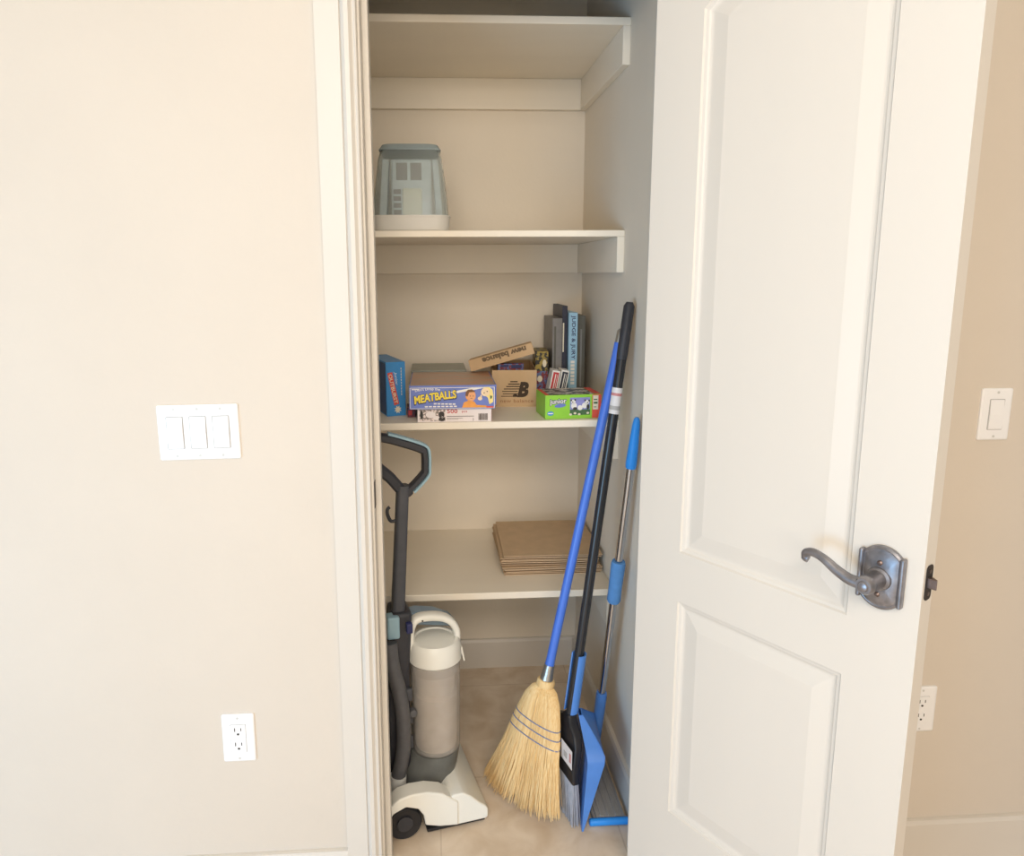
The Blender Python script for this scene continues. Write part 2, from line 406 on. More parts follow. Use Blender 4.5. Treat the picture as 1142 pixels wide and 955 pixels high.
link('panel', panel([(SL, ZL0), (SR, ZL0), (SR, ZL1), (SL, ZL1)]), DOORP, door)
link('panel', panel([(SL, ZU0), (SR, ZU0)] + arc_pts(ZU1, RISE)[::-1]), DOORP, door)
# lever handle
HXs, HZ = 0.4945, 0.934
lev = bpy.data.objects.new('door_handle', None); COL.objects.link(lev); lev.parent = door; lev.location = (HXs, 0, HZ)
lev['label'] = 'aged bronze lever handle'
def rose_poly(k):
    hw, hs, ht = 0.0285*k, 0.0375*k, 0.0515*k
    R = (hw*hw + (ht-hs)**2)/(2*(ht-hs)); a = math.asin(hw/R); P = []
    for s in (1, -1):
        for i in range(13):
            t = a - 2*a*i/12; P.append((s*R*math.sin(t), s*(ht - R + R*math.cos(t))))
    return P
bm = bmesh.new()
rings = [[(x, y, z) for x, z in rose_poly(k)] for k, y in ((1.0, 0), (1.0, -0.007), (0.93, -0.009), (0.90, -0.0085), (0.80, -0.0105), (0.5, -0.0135))]
add_ring_loft(bm, rings)
link('rose', bm, BRONZE, lev, smooth=True)
for s in (-1, 1):
    link('rose_edge', prism([(s*0.0275, -0.0405), (s*0.0345, -0.0405), (s*0.0345, 0.0405), (s*0.0275, 0.0405)], 0, -0.0125), BRONZE, lev, bevel=0.003, seg=3)
def cyl_y(r0, y0, y1, prof=None, n=24):
    bm = bmesh.new(); prof = prof or [(r0, y0), (r0, y1)]
    add_ring_loft(bm, [[(r*math.cos(2*PI*k/n), y, r*math.sin(2*PI*k/n)) for k in range(n)] for r, y in prof]); return bm
link('hub', cyl_y(0, 0, 0, [(0.019, -0.012), (0.018, -0.016), (0.014, -0.018), (0.0135, -0.045), (0.0145, -0.047), (0.0145, -0.058), (0.012, -0.062), (0.0085, -0.062), (0.007, -0.0655), (0.003, -0.067)]), BRONZE, lev, smooth=True)
for z in (0.026, -0.026):
    bm = bmesh.new(); add_ring_loft(bm, [[(r*math.cos(2*PI*k/12), y, z + r*math.sin(2*PI*k/12)) for k in range(12)] for r, y in ((0.0042, -0.010), (0.0042, -0.0145), (0.002, -0.0165))])
    link('screw', bm, BRONZE2, lev, smooth=True)
pth = smooth_path([(-0.004, -0.052, 0.0), (-0.024, -0.054, 0.001), (-0.046, -0.055, 0.010), (-0.066, -0.055, 0.021), (-0.084, -0.054, 0.0255), (-0.097, -0.052, 0.021), (-0.0985, -0.050, 0.0135), (-0.094, -0.049, 0.0115)], 6)
rr = [0.0100 - 0.0030*min(1, i/20) + (0.0010 if i > len(pth)-8 else 0) for i in range(len(pth))]
link('lever', tube(pth, rr, 14), BRONZE, lev, smooth=True)
# latch in the door edge
lat = link('latch_plate', prism([(y, z) for y, z in [(0.0175+p[0], 0.9405+p[1]) for p in rrect(0.0215, 0.056, 0.007)]], DW-0.001, DW+0.0012, 'x'), BRONZED, door, label='dark bronze latch plate')
link('latch_bolt', prism([(DW, 0.012), (DW+0.014, 0.012), (DW+0.013, 0.016), (DW, 0.026)], 0.933, 0.949, 'z'), BRONZE2, lat, bevel=0.001)
for z in (0.9225, 0.9585):
    bm = bmesh.new(); add_ring_loft(bm, [[(x, 0.0175 + r*math.cos(2*PI*k/12), z + r*math.sin(2*PI*k/12)) for k in range(12)] for r, x in ((0.0034, DW+0.001), (0.0034, DW+0.002), (0.002, DW+0.0022))])
    link('screw', bm, BRONZE2, lat)

# ---------------------------------------------------------------- switches and outlets on the hall wall
def plate(t, wd, ht, th=0.006):
    bm = bmesh.new()
    rings = [[(x, y, z) for x, z in rrect(wd-2*i, ht-2*i, 0.004)] for i, y in ((0, 0), (0, -th+0.0025), (0.002, -th+0.0005), (0.005, -th))]
    add_ring_loft(bm, rings); return link('cover_plate', bm, SWITCH, t, smooth=True)
def cyl_dec(cx, cz, r, y0, y1, n=12):
    bm = bmesh.new(); add_ring_loft(bm, [[(cx + r*math.cos(2*PI*k/n), y, cz + r*math.sin(2*PI*k/n)) for k in range(n)] for y in (y0, y1)]); return bm
def switch(label, x, z, gangs, rz=0.0):
    t = thing('light_switch', label, 'light switch', (x, WY, z)); t.rotation_euler = (0, rz, 0)
    wd = 0.0699 + 0.0460*(gangs-1); plate(t, wd, 0.1143)
    for g in range(gangs):
        cx = (g-(gangs-1)/2)*0.046
        link('rocker_gap_shade', prism([(cx+p[0], p[1]) for p in rrect(0.0345, 0.068, 0.002)], -0.0055, -0.0063), GAPG, t)  # grey rim paints the shade in the gap round the rocker
        link('rocker', prism([(-0.0062, 0.0325), (-0.0075, 0.0325), (-0.0100, 0.0), (-0.0082, -0.0325), (-0.0062, -0.0325)], cx-0.0155, cx+0.0155, 'x'), SWITCH, t, bevel=0.0008)
        for s in (1, -1):
            link('screw', cyl_dec(cx, s*0.0485, 0.0028, -0.0055, -0.0068), SCREWW, t)
    return t
def outlet(label, x, z):
    t = thing('wall_outlet', label, 'outlet', (x, WY, z)); plate(t, 0.0699, 0.1143)
    link('receptacle_gap_shade', prism(rrect(0.0345, 0.068, 0.002), -0.0055, -0.0061), GAPG, t)  # grey rim painted as gap shade round the receptacle
    f = link('receptacle', prism(rrect(0.0330, 0.0665, 0.002), -0.006, -0.0075), SWITCH, t, bevel=0.0006)
    for s in (1, -1):
        cz = s*0.0175
        for q in (rect(-0.0078, -0.0058, cz, cz+0.0085), rect(0.0056, 0.0074, cz+0.001, cz+0.008), ellipse(0, cz-0.0065, 0.0028, 0.0026, 10)):
            link('plug_slot', prism(q, -0.0074, -0.0079), SLOT, f)
    for s in (1, -1): link('screw', cyl_dec(0, s*0.0485, 0.0026, -0.0055, -0.0066), SCREWW, t)
    return t
switch('white triple rocker light switch on the wall left of the closet', -0.4741, 1.0911, 3, math.radians(-0.5))
switch('white single rocker light switch on the tan wall past the open door', 1.2222, 1.0982, 1, math.radians(0.3))
outlet('white power outlet low on the wall left of the closet', -0.4363, 0.4002)
outlet('white power outlet half hidden behind the open door edge', 1.1278, 0.3985)

# ---------------------------------------------------------------- humidifier
t = thing('humidifier', 'clear blue domed humidifier with a white base on the second shelf', 'humidifier', (-0.047, 0.60, Z2), 0)
def rr_ring(wx, wy, r, z, n=6): return [(x, y, z) for x, y in rrect(wx, wy, r, n)]
bm = bmesh.new(); add_ring_loft(bm, [rr_ring(0.190, 0.190, 0.03, 0), rr_ring(0.203, 0.203, 0.035, 0.006), rr_ring(0.209, 0.209, 0.035, 0.036), rr_ring(0.209, 0.209, 0.035, 0.040)])
link('base', bm, HUMW, t, smooth=True)
link('base_rim', (lambda b: (add_ring_loft(b, [rr_ring(0.212, 0.212, 0.036, 0.0402), rr_ring(0.212, 0.212, 0.036, 0.0445)]), b)[1])(bmesh.new()), HUMW, t)
bm = bmesh.new()
outer = [rr_ring(0.203, 0.203, 0.035, 0.045), rr_ring(0.196, 0.196, 0.035, 0.085), rr_ring(0.184, 0.184, 0.035, 0.14), rr_ring(0.171, 0.171, 0.034, 0.19), rr_ring(0.160, 0.160, 0.034, 0.212), rr_ring(0.140, 0.140, 0.032, 0.224)]
inner = [[(x*0.965, y*0.965, z-0.003 if i > 3 else z) for x, y, z in r] for i, r in enumerate(outer)]
add_ring_loft(bm, outer + inner[::-1], cap=False)
bm.verts.ensure_lookup_table()
n_ = len(outer[0]); V = list(bm.verts)
for j in range(n_): bm.faces.new((V[j], V[(j+1) % n_], V[11*n_ + (j+1) % n_], V[11*n_ + j]))
bm.faces.new(V[5*n_:6*n_]); bm.faces.new(V[6*n_:7*n_])
# fill the top: leave both skins closed
tank = link('water_tank', bm, HUMC, t, smooth=True, label='clear blue tapered tank')
bm = bmesh.new(); add_ring_loft(bm, [rr_ring(0.163, 0.163, 0.034, 0.2135), rr_ring(0.166, 0.166, 0.034, 0.2165), rr_ring(0.150, 0.150, 0.032, 0.229), rr_ring(0.11, 0.11, 0.03, 0.2325)])
link('tank_lid', bm, HUMT, t, smooth=True, label='tinted teal top')
# inner core: grille housing and wick, seen through the tank
bm = bmesh.new(); add_box(bm, -0.052, 0.056, -0.045, 0.05, 0.045, 0.195)
core = link('fan_housing', bm, HUMI, t, bevel=0.006)
bm = bmesh.new(); add_box(bm, -0.022, 0.030, -0.056, -0.0455, 0.048, 0.118)
link('wick_filter', bm, HUMF, t, bevel=0.003)
for k in range(4): link('vent_slot', box(-0.050+0.004, -0.026, -0.0495, -0.0455, 0.05+k*0.018, 0.062+k*0.018), VFILT2, core)
for k in range(2): link('vent_slot', box(-0.038+k*0.038, -0.008+k*0.038, -0.0475, -0.0455, 0.140, 0.185), VFILT2, core)
for x0, x1 in ((-0.080, -0.062), (0.064, 0.080)):
    link('tank_rib', prism([(x0*1.08, 0.046), (x1*1.08, 0.046), (x1*0.93, 0.195), (x0*0.93, 0.195)], -0.035, 0.035), HUMI, t)

# ---------------------------------------------------------------- games on the third shelf
ZS = Z3
# upright blue game box
rz = math.radians(18)
t = thing('game_box', 'upright bright blue game box with a red banner, at the left shelf end', 'board game', (-0.098, 0.524, ZS), rz)
link('carton', box(-0.0275, 0.0275, 0, 0.20, 0, 0.152), BOXBLUE, t, bevel=0.001)
link('side_print', prism([(0.006, 0.004), (0.196, 0.004), (0.196, 0.148), (0.006, 0.148)], -0.0275, -0.0279, 'x'), BOXBLUED, t)
decal('banner', [[(-0.024, 0.122), (-0.010, 0.124), (0.008, 0.034), (-0.006, 0.030)]], RED, t, -0.0002)
decal('emblem', [[(0.004 + (0.011 if k % 2 else 0.006)*math.cos(2*PI*k/16), 0.018 + (0.012 if k % 2 else 0.007)*math.sin(2*PI*k/16)) for k in range(16)]], CREAM, t, -0.0002)
letter('OUTBURST', CREAM, t, -0.0085, -0.0008, 0.077, 0.084, 0.010, rot=-PI/2+0.19, offset=0.0003)
letter('Junior', WHITE, t, 0.000, -0.0004, 0.106, 0.038, 0.009, rot=-PI/2+0.1, shear=0.3)
decal('fine_print', [rect(0.0145, 0.0165, 0.058+0.008*k, 0.0635+0.008*k) for k in range(10)], CREAM, t, -0.0002)

# white puzzle box under the meatball game
WP = (0.061, 0.428, ZS); rzw = math.radians(-1.5)
t = thing('puzzle_box', 'flat white puzzle box with a barcode, under the meatball game', 'puzzle', WP, rzw)
PH = 0.036
link('carton', box(-0.099, 0.099, 0, 0.19, 0, PH), PINKW, t, bevel=0.0008)
link('edge_print', prism([(0.001, 0.001), (0.188, 0.001), (0.188, PH-0.001), (0.001, PH-0.001)], 0.0991, 0.0995, 'x'), PINK, t)
decal('picture', [rect(-0.094, -0.025, 0.003, PH-0.002)], PHOTO, t, -0.0002)
decal('picture_detail', [ellipse(-0.035, 0.020, 0.008, 0.009), ellipse(-0.034, 0.008, 0.009, 0.006), ellipse(-0.088, 0.02, 0.004, 0.012)], SLOT, t, -0.0006)
decal('picture_highlight', [ellipse(-0.064, 0.020, 0.013, 0.009), ellipse(-0.049, 0.011, 0.008, 0.006), ellipse(-0.033, 0.013, 0.003, 0.003)], PINKW, t, -0.0006)
letter('500', REDD, t, -0.006, -0.0003, 0.029, 0.028, 0.011, offset=0.0002)
letter('pcs', REDD, t, 0.027, -0.0003, 0.0265, 0.014, 0.006)
decal('fine_print', [rect(-0.021, 0.052, 0.0145, 0.0158), rect(-0.021, 0.022, 0.0095, 0.0102), rect(-0.021, 0.010, 0.0065, 0.0072)], INKB, t, -0.0002)
letter('2', INKB, t, 0.050, -0.0003, 0.0065, 0.004)
random.seed(3); bars = []; x = 0.064
while x < 0.087:
    wbar = random.choice((0.0006, 0.0011, 0.0018)); bars.append(rect(x, x+wbar, 0.004, 0.022)); x += wbar + random.choice((0.0006, 0.001))
decal('barcode', bars, INKB, t, -0.0002)

# meatball game
rzm = math.radians(-0.5)
GB = (0.056, 0.421, ZS+PH)
t = thing('game_box', 'big periwinkle meatball game box with two printed children on its side', 'board game', GB, rzm)
GH = 0.064
link('carton', box(-0.112, 0.114, 0.001, 0.262, 0.0005, GH-0.003), PERI2, t, bevel=0.001)
bm = bmesh.new(); add_box(bm, -0.115, 0.117, -0.001, 0.265, GH-0.004, GH)
add_box(bm, -0.115, 0.1135, -0.001, 0.0008, 0.0005, GH-0.003)
add_prism(bm, [(0.004, 0.010), (0.26, 0.010), (0.262, GH-0.003), (-0.001, GH-0.003)], 0.1142, 0.1165, 'x')
link('box_lid', bm, PERI, t, bevel=0.0006)
link('lid_picture', box(-0.112, 0.114, 0.004, 0.262, GH+0.0001, GH+0.0006), BOXTOP, t)
decal('border', [rect(-0.113, 0.112, GH-0.0065, GH-0.0052), rect(-0.113, 0.112, 0.002, 0.0032), rect(-0.113, -0.1115, 0.002, GH-0.0055), rect(0.1105, 0.112, 0.002, GH-0.0055)], WHITE, t, -0.0012)
fy = -0.0014
decal('swoosh', [[(-0.008, 0.046), (0.052, GH-0.007), (0.085, GH-0.007), (0.060, 0.052), (0.010, 0.043)]], WHITE, t, -0.0012)
letter("Don't Drop the", WHITE, t, -0.066, fy-0.0004, 0.0515, 0.066, 0.009, rot=0.04, arc=0.003, offset=0.0002)
letter('MEATBALLS', NAVY, t, -0.046, fy, 0.032, 0.117, 0.026, rot=0.14, arc=0.002, shear=0.1, offset=0.0016)
letter('MEATBALLS', YELLOW, t, -0.046, fy-0.0008, 0.033, 0.113, 0.022, rot=0.14, arc=0.002, shear=0.1, offset=0.0007)
decal('fine_print', [rect(-0.050+0.010*k, -0.0425+0.010*k, 0.0135-0.0003*k, 0.0170-0.0003*k) for k in range(6)], WHITE, t, -0.0012)
decal('fine_print', [rect(-0.074+0.011*k, -0.066+0.011*k, 0.006, 0.0095) for k in range(8)], WHITE, t, -0.0012)
decal('fine_print', [rect(-0.108, -0.088, 0.053, 0.0555)], WHITE, t, -0.0012)
decal('printed_child', [ellipse(0.048, 0.036, 0.0135, 0.0145), [(0.025, 0.004), (0.030, 0.018), (0.044, 0.024), (0.058, 0.020), (0.064, 0.011), (0.090, 0.009), (0.092, 0.004)]], ORANGE, t, -0.0012)
decal('printed_face', [ellipse(0.050, 0.034, 0.0115, 0.0125)], SKIN, t, -0.0016)
decal('printed_hair', [[(0.034, 0.036), (0.035, 0.046), (0.041, 0.052), (0.052, 0.053), (0.061, 0.047), (0.057, 0.046), (0.044, 0.045), (0.040, 0.034)]], HAIRB, t, -0.0020)
decal('printed_child', [[(0.076, 0.046), (0.082, 0.057), (0.096, 0.059), (0.106, 0.052), (0.109, 0.036), (0.108, 0.018), (0.098, 0.012), (0.094, 0.030), (0.086, 0.036)]], HAIRY, t, -0.0013)
decal('printed_face', [ellipse(0.087, 0.045, 0.0115, 0.011)], SKIN2, t, -0.0018)
decal('printed_dot', [ellipse(0.084, 0.043, 0.0016, 0.0016, 8), ellipse(0.092, 0.047, 0.0016, 0.0016, 8), ellipse(0.047, 0.035, 0.0012, 0.0012, 8), ellipse(0.055, 0.035, 0.0012, 0.0012, 8), [(0.046, 0.030), (0.050, 0.028), (0.055, 0.030), (0.050, 0.0293)]], INKB, t, -0.0024)
decal('printed_hand', [ellipse(0.073, 0.028, 0.006, 0.005), ellipse(0.076, 0.034, 0.002, 0.004)], SKIN2, t, -0.0013)
decal('green_ribbon', [[(0.100, 0.036), (0.106, 0.034), (0.104, 0.028), (0.100, 0.026)]], GREEND, t, -0.0018)
decal('corner_print', [rect(0.090, 0.109, 0.003, 0.007)], RED, t, -0.0020)

# dark game box lying behind on a grey-green lid
t = thing('game_box', 'flat dark game box with a grey top, on the shelf behind the meatball game', 'board game', (0.023, 0.700, ZS), 0)
link('carton', box(-0.082, 0.082, 0, 0.17, 0, 0.098), DARKGAME, t, bevel=0.001)
link('box_lid', box(-0.084, 0.084, -0.002, 0.172, 0.098, 0.104), GREYGREEN, t, bevel=0.001)
decal('cover_print', [rect(-0.080, 0.080, 0.090, 0.0945)], MAROON, t, -0.0002)
# maroon little box left of the puzzle
t = thing('card_box', 'small maroon box in the gap between the blue box and the white puzzle', 'box', (-0.056, 0.50, ZS), 0.05)
link('carton', box(-0.011, 0.011, 0, 0.06, 0, 0.028), MAROON, t, bevel=0.001)
decal('print', [rect(-0.008, 0.002, 0.006, 0.020)], REDD, t, -0.0002)

# shoe box and its lid
rzs = math.radians(-4)
t = thing('shoe_box', 'open brown cardboard shoe box with a black logo on its end', 'box', (0.2455, 0.632, ZS), rzs); sbox = t
SW, SD, SH = 0.066, 0.262, 0.110
bm = bmesh.new(); th = 0.003
add_box(bm, -SW, SW, 0, SD, 0, th)
add_box(bm, -SW, SW, 0, th, th, SH); add_box(bm, -SW, SW, SD-th, SD, th, SH)
add_box(bm, -SW, -SW+th, th, SD-th, th, SH); add_box(bm, SW-th, SW, th, SD-th, th, SH)
link('carton', bm, CARDB, t)
letter('B', INKB, t, 0.026, -0.0004, 0.052, 0.034, 0.046, shear=0.25, offset=0.0012, name='logo')
bars = []
for k, (x0, x1) in enumerate(((-0.012, 0.010), (-0.018, 0.016), (-0.024, 0.020), (-0.031, 0.018), (-0.036, 0.010), (-0.034, 0.014), (-0.039, 0.012))):
    z = 0.074 - k*0.0072; bars.append(rect(x0, x1, z, z+0.0034-0.0002*k))
bars.append([(-0.004, 0.030), (0.012, 0.030), (0.006, 0.040), (-0.004, 0.036)])
decal('logo', bars, INKB, t, -0.0002)
letter('new balance', INKO, t, 0.008, -0.0003, 0.018, 0.098, 0.010, spacing=1.1)
# things in the shoe box
t = thing('card_deck', 'dark red and blue card pack sticking up out of the shoe box', 'card pack', (0.228, 0.665, ZS+0.0032), 0.06)
link('carton', box(-0.028, 0.050, 0, 0.022, 0, 0.122), COMIC2, t, bevel=0.001)
decal('print', [rect(-0.020, 0.004, 0.112, 0.119), rect(0.012, 0.044, 0.108, 0.118)], NAVY, t, -0.0002)
bm = bmesh.new(); lw, ld, lh, th = 0.098, 0.137, 0.034, 0.0025
add_box(bm, -lw, lw, 0, ld, lh-th, lh); add_box(bm, -lw, lw, 0, th, 0, lh-th); add_box(bm, -lw, lw, ld-th, ld, 0, lh-th)
add_box(bm, -lw, -lw+th, th, ld-th, 0, lh-th); add_box(bm, lw-th, lw, th, ld-th, 0, lh-th)
lid = link('lid', bm, CARDB, sbox, bevel=0.0008, label='tilted cardboard lid with dark print')
lid.matrix_local = sbox.matrix_basis.inverted() @ Matrix.Translation((0.2135, 0.650, ZS+0.1305)) @ Matrix.Rotation(math.radians(-5), 4, 'Z') @ Matrix.Rotation(math.radians(-16), 4, 'Y') @ Matrix.Rotation(math.radians(-4), 4, 'X')
letter('new balance', INKD, lid, 0.010, -0.0003, 0.0215, 0.135, 0.018, rot=PI, offset=0.0010)

# colourful dark pack right of the shoe box
t = thing('game_box', 'narrow black and red patterned game box right of the shoe box', 'board game', (0.341, 0.72, ZS), math.radians(-4))
link('carton', box(-0.020, 0.020, 0, 0.12, 0, 0.155), COMIC, t, bevel=0.001)
decal('lower_print', [rect(-0.019, 0.019, 0.020, 0.094)], COMIC2, t, -0.0002)
decal('figure_print', [ellipse(0.008, 0.118, 0.006, 0.012), ellipse(-0.006, 0.070, 0.008, 0.010)], CREAM, t, -0.0006)
decal('foot_print', [rect(-0.018, 0.010, 0.002, 0.019)], GREYGREEN, t, -0.0002)
# two leaning card cases
def case(name, label, x, y, m):
    M = Matrix.Translation((x, y, ZS)) @ Matrix.Rotation(math.radians(11), 4, 'Y')
    t = thing(name, label, 'card case', mw=M, group='leaning card cases')
    link('case', box(-0.012, 0.012, 0, 0.055, 0.0025, 0.108), WHITE, t, bevel=0.001)
    decal('face_print', [rect(-0.0085, 0.0085, 0.006, 0.103)], m, t, -0.0002)
    decal('print_stripe', [rect(-0.002, 0.0005, 0.012, 0.098), rect(0.004, 0.0052, 0.012, 0.098)], WHITE, t, -0.0006)
case('card_case', 'leaning white edged card case with a red face', 0.352, 0.635, REDD)
case('card_case', 'leaning white edged card case with a dark face', 0.380, 0.640, DUSKBOX)
# tall games standing like books
def tall(label, x, y, wd, h, m, dep=0.17):
    t = thing('game_box', label, 'board game', (x, y, ZS), 0.0, 'tall games standing upright like books')
    link('carton', box(-wd/2, wd/2, 0, dep, 0, h), m, t, bevel=0.001)
    return t
t = tall('tall smoky grey game box, leftmost of the upright games', 0.3905, 0.735, 0.030, 0.255, SMOKEBOX)
decal('spine_print', [rect(-0.010, -0.004, 0.03, 0.23)], DARKSPINE, t, -0.0002)
t = tall('slim dark blue upright game box with a white streak, left of the pale blue one', 0.4145, 0.742, 0.016, 0.292, DUSKBOX)
decal('spine_print', [rect(-0.006, -0.002, 0.15, 0.24)], CREAM, t, -0.0002)
t = tall('tall pale blue upright game box with navy spine lettering', 0.4380, 0.728, 0.0275, 0.272, PALEBLUE)
letter('JUDGE & JURY', NAVY, t, 0.0, -0.0003, 0.196, 0.135, 0.015, rot=-PI/2, offset=0.0002)
decal('fine_print', [rect(-0.006, 0.006, 0.050+0.011*k, 0.058+0.011*k) for k in range(7)], WHITE, t, -0.0002)
decal('foot_print', [rect(-0.012, 0.012, 0.003, 0.030)], DARKSPINE, t, -0.0002)
t = tall('tall charcoal upright game box nearest the right closet wall', 0.4665, 0.745, 0.026, 0.262, DARKSPINE)
decal('spine_print', [rect(-0.002, 0.003, 0.04, 0.22)], SMOKEBOX, t, -0.0002)
# green junior puzzle
t = thing('puzzle_box', 'lime green junior puzzle box with a panda picture', 'puzzle', (0.3855, 0.442, ZS), math.radians(4))
JW, JD, JH = 0.0785, 0.115, 0.066
link('carton', box(-JW, JW, 0, JD, 0, JH), GREEN, t, bevel=0.001)
link('top_picture', box(-JW+0.012, JW-0.022, 0.003, JD-0.003, JH+0.0001, JH+0.0006), TOPG, t)
for x0, x1 in ((-JW+0.001, -JW+0.011), (JW-0.02, JW-0.001)): link('top_corner', box(x0, x1, 0.003, JD-0.003, JH+0.0001, JH+0.0006), RED, t)
decal('picture', [rect(-0.010, 0.046, 0.010, 0.058)], SKYP, t, -0.0002)
decal('picture_grass', [rect(-0.010, 0.046, 0.010, 0.025)], GREEND, t, -0.0006)
decal('panda_print', [ellipse(0.001, 0.036, 0.008, 0.009), ellipse(-0.001, 0.047, 0.006, 0.006), ellipse(0.018, 0.030, 0.007, 0.007), ellipse(0.031, 0.036, 0.008, 0.008), ellipse(0.037, 0.045, 0.006, 0.006)], WHITE, t, -0.0010)
decal('panda_patch', [ellipse(-0.007, 0.051, 0.0025, 0.0025, 10), ellipse(0.004, 0.052, 0.0025, 0.0025, 10), ellipse(0.032, 0.050, 0.0025, 0.0025, 10), ellipse(0.043, 0.049, 0.0025, 0.0025, 10), ellipse(0.004, 0.028, 0.006, 0.004), ellipse(0.040, 0.032, 0.004, 0.007), ellipse(-0.003, 0.046, 0.0014, 0.002, 8), ellipse(0.039, 0.044, 0.0014, 0.002, 8)], SLOT, t, -0.0014)
decal('picture_flower', [ellipse(-0.008+0.012*k, 0.012 + 0.003*(k % 2), 0.004, 0.003, 10) for k in range(3)] + [ellipse(0.040, 0.015, 0.004, 0.003, 10)], CREAM, t, -0.0011)
letter('junior', NAVY, t, -0.043, -0.0003, 0.047, 0.050, 0.020, rot=0.05, offset=0.0016)
letter('junior', WHITE, t, -0.043, -0.0008, 0.047, 0.046, 0.017, rot=0.05, offset=0.0003)
decal('sub_badge', [ellipse(-0.037, 0.037, 0.016, 0.005, 16, 0.1)], PERI, t, -0.0002)
decal('badge', [ellipse(-0.064, 0.016, 0.009, 0.006)], BOXBLUE, t, -0.0002)
decal('badge_bar', [rect(-0.071, -0.057, 0.0145, 0.0175)], WHITE, t, -0.0006)
decal('red_strip', [rect(0.052, JW-0.001, 0.001, JH-0.001)], RED, t, -0.0002)
decal('strip_panel', [rect(0.054, 0.069, 0.024, 0.063)], CREAM, t, -0.0006)
decal('strip_figure', [rect(0.056, 0.066, 0.050, 0.053), rect(0.056, 0.067, 0.040, 0.045), rect(0.056, 0.064, 0.030, 0.032)], GREEND, t, -0.0010)

# ---------------------------------------------------------------- folded paper bags on the lowest shelf
random.seed(5)
zz = Z4
nb = 7
names = ['bottom', 'second from the bottom', 'third from the bottom', 'fourth from the bottom', 'third from the top', 'second from the top', 'top']
for k in range(nb):
    wd, dp = 0.293, 0.300
    jx, jy, ja = random.uniform(-0.007, 0.003), random.uniform(-0.003, 0.008), random.uniform(-0.02, 0.015)
    if k == nb-1: jx, jy, ja = 0.001, -0.002, -0.012
    if k in (3, 4, 5): jx -= 0.006; jy += 0.006
    lab = ('%s folded brown paper bag in the stack on the lowest shelf' % names[k]) if k < nb-1 else 'topmost folded brown paper bag of the stack on the lowest shelf'
    t = thing('paper_bag', lab, 'paper bag', (0.3515+jx, 0.680+jy, zz), ja, 'folded paper bags')
    def sheet(z0, z1, seed, gx=10, gy=8, w2=wd/2, d2=dp/2, y0=0.0, amp=0.0008):
        rnd = random.Random(seed); bm = bmesh.new(); top = []; bot = []
        ph = [rnd.uniform(0, 6.28) for _ in range(4)]
        for i in range(gx+1):
            a = []; b = []
            for j in range(gy+1):
                x = -w2 + 2*w2*i/gx; y = -d2 + y0 + (2*d2-y0)*j/gy
                dz = amp*(math.sin(x*22+ph[0])*math.cos(y*14+ph[1]))
                a.append(bm.verts.new((x, y, z1+dz))); b.append(bm.verts.new((x, y, z0+dz)))
            top.append(a); bot.append(b)
        for i in range(gx):
            for j in range(gy):
                bm.faces.new((top[i][j], top[i+1][j], top[i+1][j+1], top[i][j+1])); bm.faces.new((bot[i][j], bot[i][j+1], bot[i+1][j+1], bot[i+1][j]))
        for i in range(gx):
            bm.faces.new((top[i][0], bot[i][0], bot[i+1][0], top[i+1][0])); bm.faces.new((top[i][gy], top[i+1][gy], bot[i+1][gy], bot[i][gy]))
        for j in range(gy):
            bm.faces.new((top[0][j], top[0][j+1], bot[0][j+1], bot[0][j])); bm.faces.new((top[gx][j], bot[gx][j], bot[gx][j+1], top[gx][j+1]))
        return bm
    link('lower_flap', sheet(0.0006, 0.0024, 10+k, w2=wd/2-0.003), KRAFT2, t)
    link('bag_body', sheet(0.0056, 0.0080, 10+k, y0=0.002*(k % 2)), KRAFT, t)
    # fold along the back edge holds the two layers together
    link('fold', tube([(-wd/2+0.004, dp/2-0.001, 0.0043), (0, dp/2-0.001, 0.0043), (wd/2-0.004, dp/2-0.001, 0.0043)], 0.0035, 8), KRAFT, t)
    zz += 0.0092

# ---------------------------------------------------------------- upright vacuum cleaner
VR = math.radians(13)
vac = thing('vacuum_cleaner', 'white and charcoal upright vacuum cleaner with a clear dust bin', 'vacuum cleaner', (-0.01, 0.30, 0), VR)
# floor head: nose hood across the full width, two side arms over the wheels
NP = [(0.0, 0.018), (0.0, 0.085), (0.018, 0.100), (0.045, 0.100), (0.066, 0.085), (0.088, 0.062), (0.104, 0.050), (0.111, 0.038), (0.111, 0.018), (0.106, 0.012), (0.03, 0.012)]
bm = prism(NP, -0.142, 0.142)
nose = link('floor_head', bm, VWHITE, vac, bevel=0.006, seg=3, smooth=True, label='white floor head')
AP = [(-0.160, 0.040), (-0.158, 0.082), (-0.146, 0.104), (-0.120, 0.122), (-0.090, 0.128), (-0.050, 0.126), (-0.012, 0.114), (0.006, 0.100), (0.030, 0.080), (0.030, 0.014), (-0.020, 0.022), (-0.056, 0.034), (-0.060, 0.062), (-0.074, 0.084), (-0.105, 0.096), (-0.136, 0.084), (-0.150, 0.060), (-0.152, 0.040)]
for y0, y1 in ((-0.146, -0.098), (0.098, 0.146)):
    link('side_arm', prism(AP, y0, y1), VWHITE, vac, bevel=0.006, seg=3, smooth=True)
link('sole', box(-0.05, 0.104, -0.136, 0.136, 0.004, 0.0125), BLACK, vac, bevel=0.002)
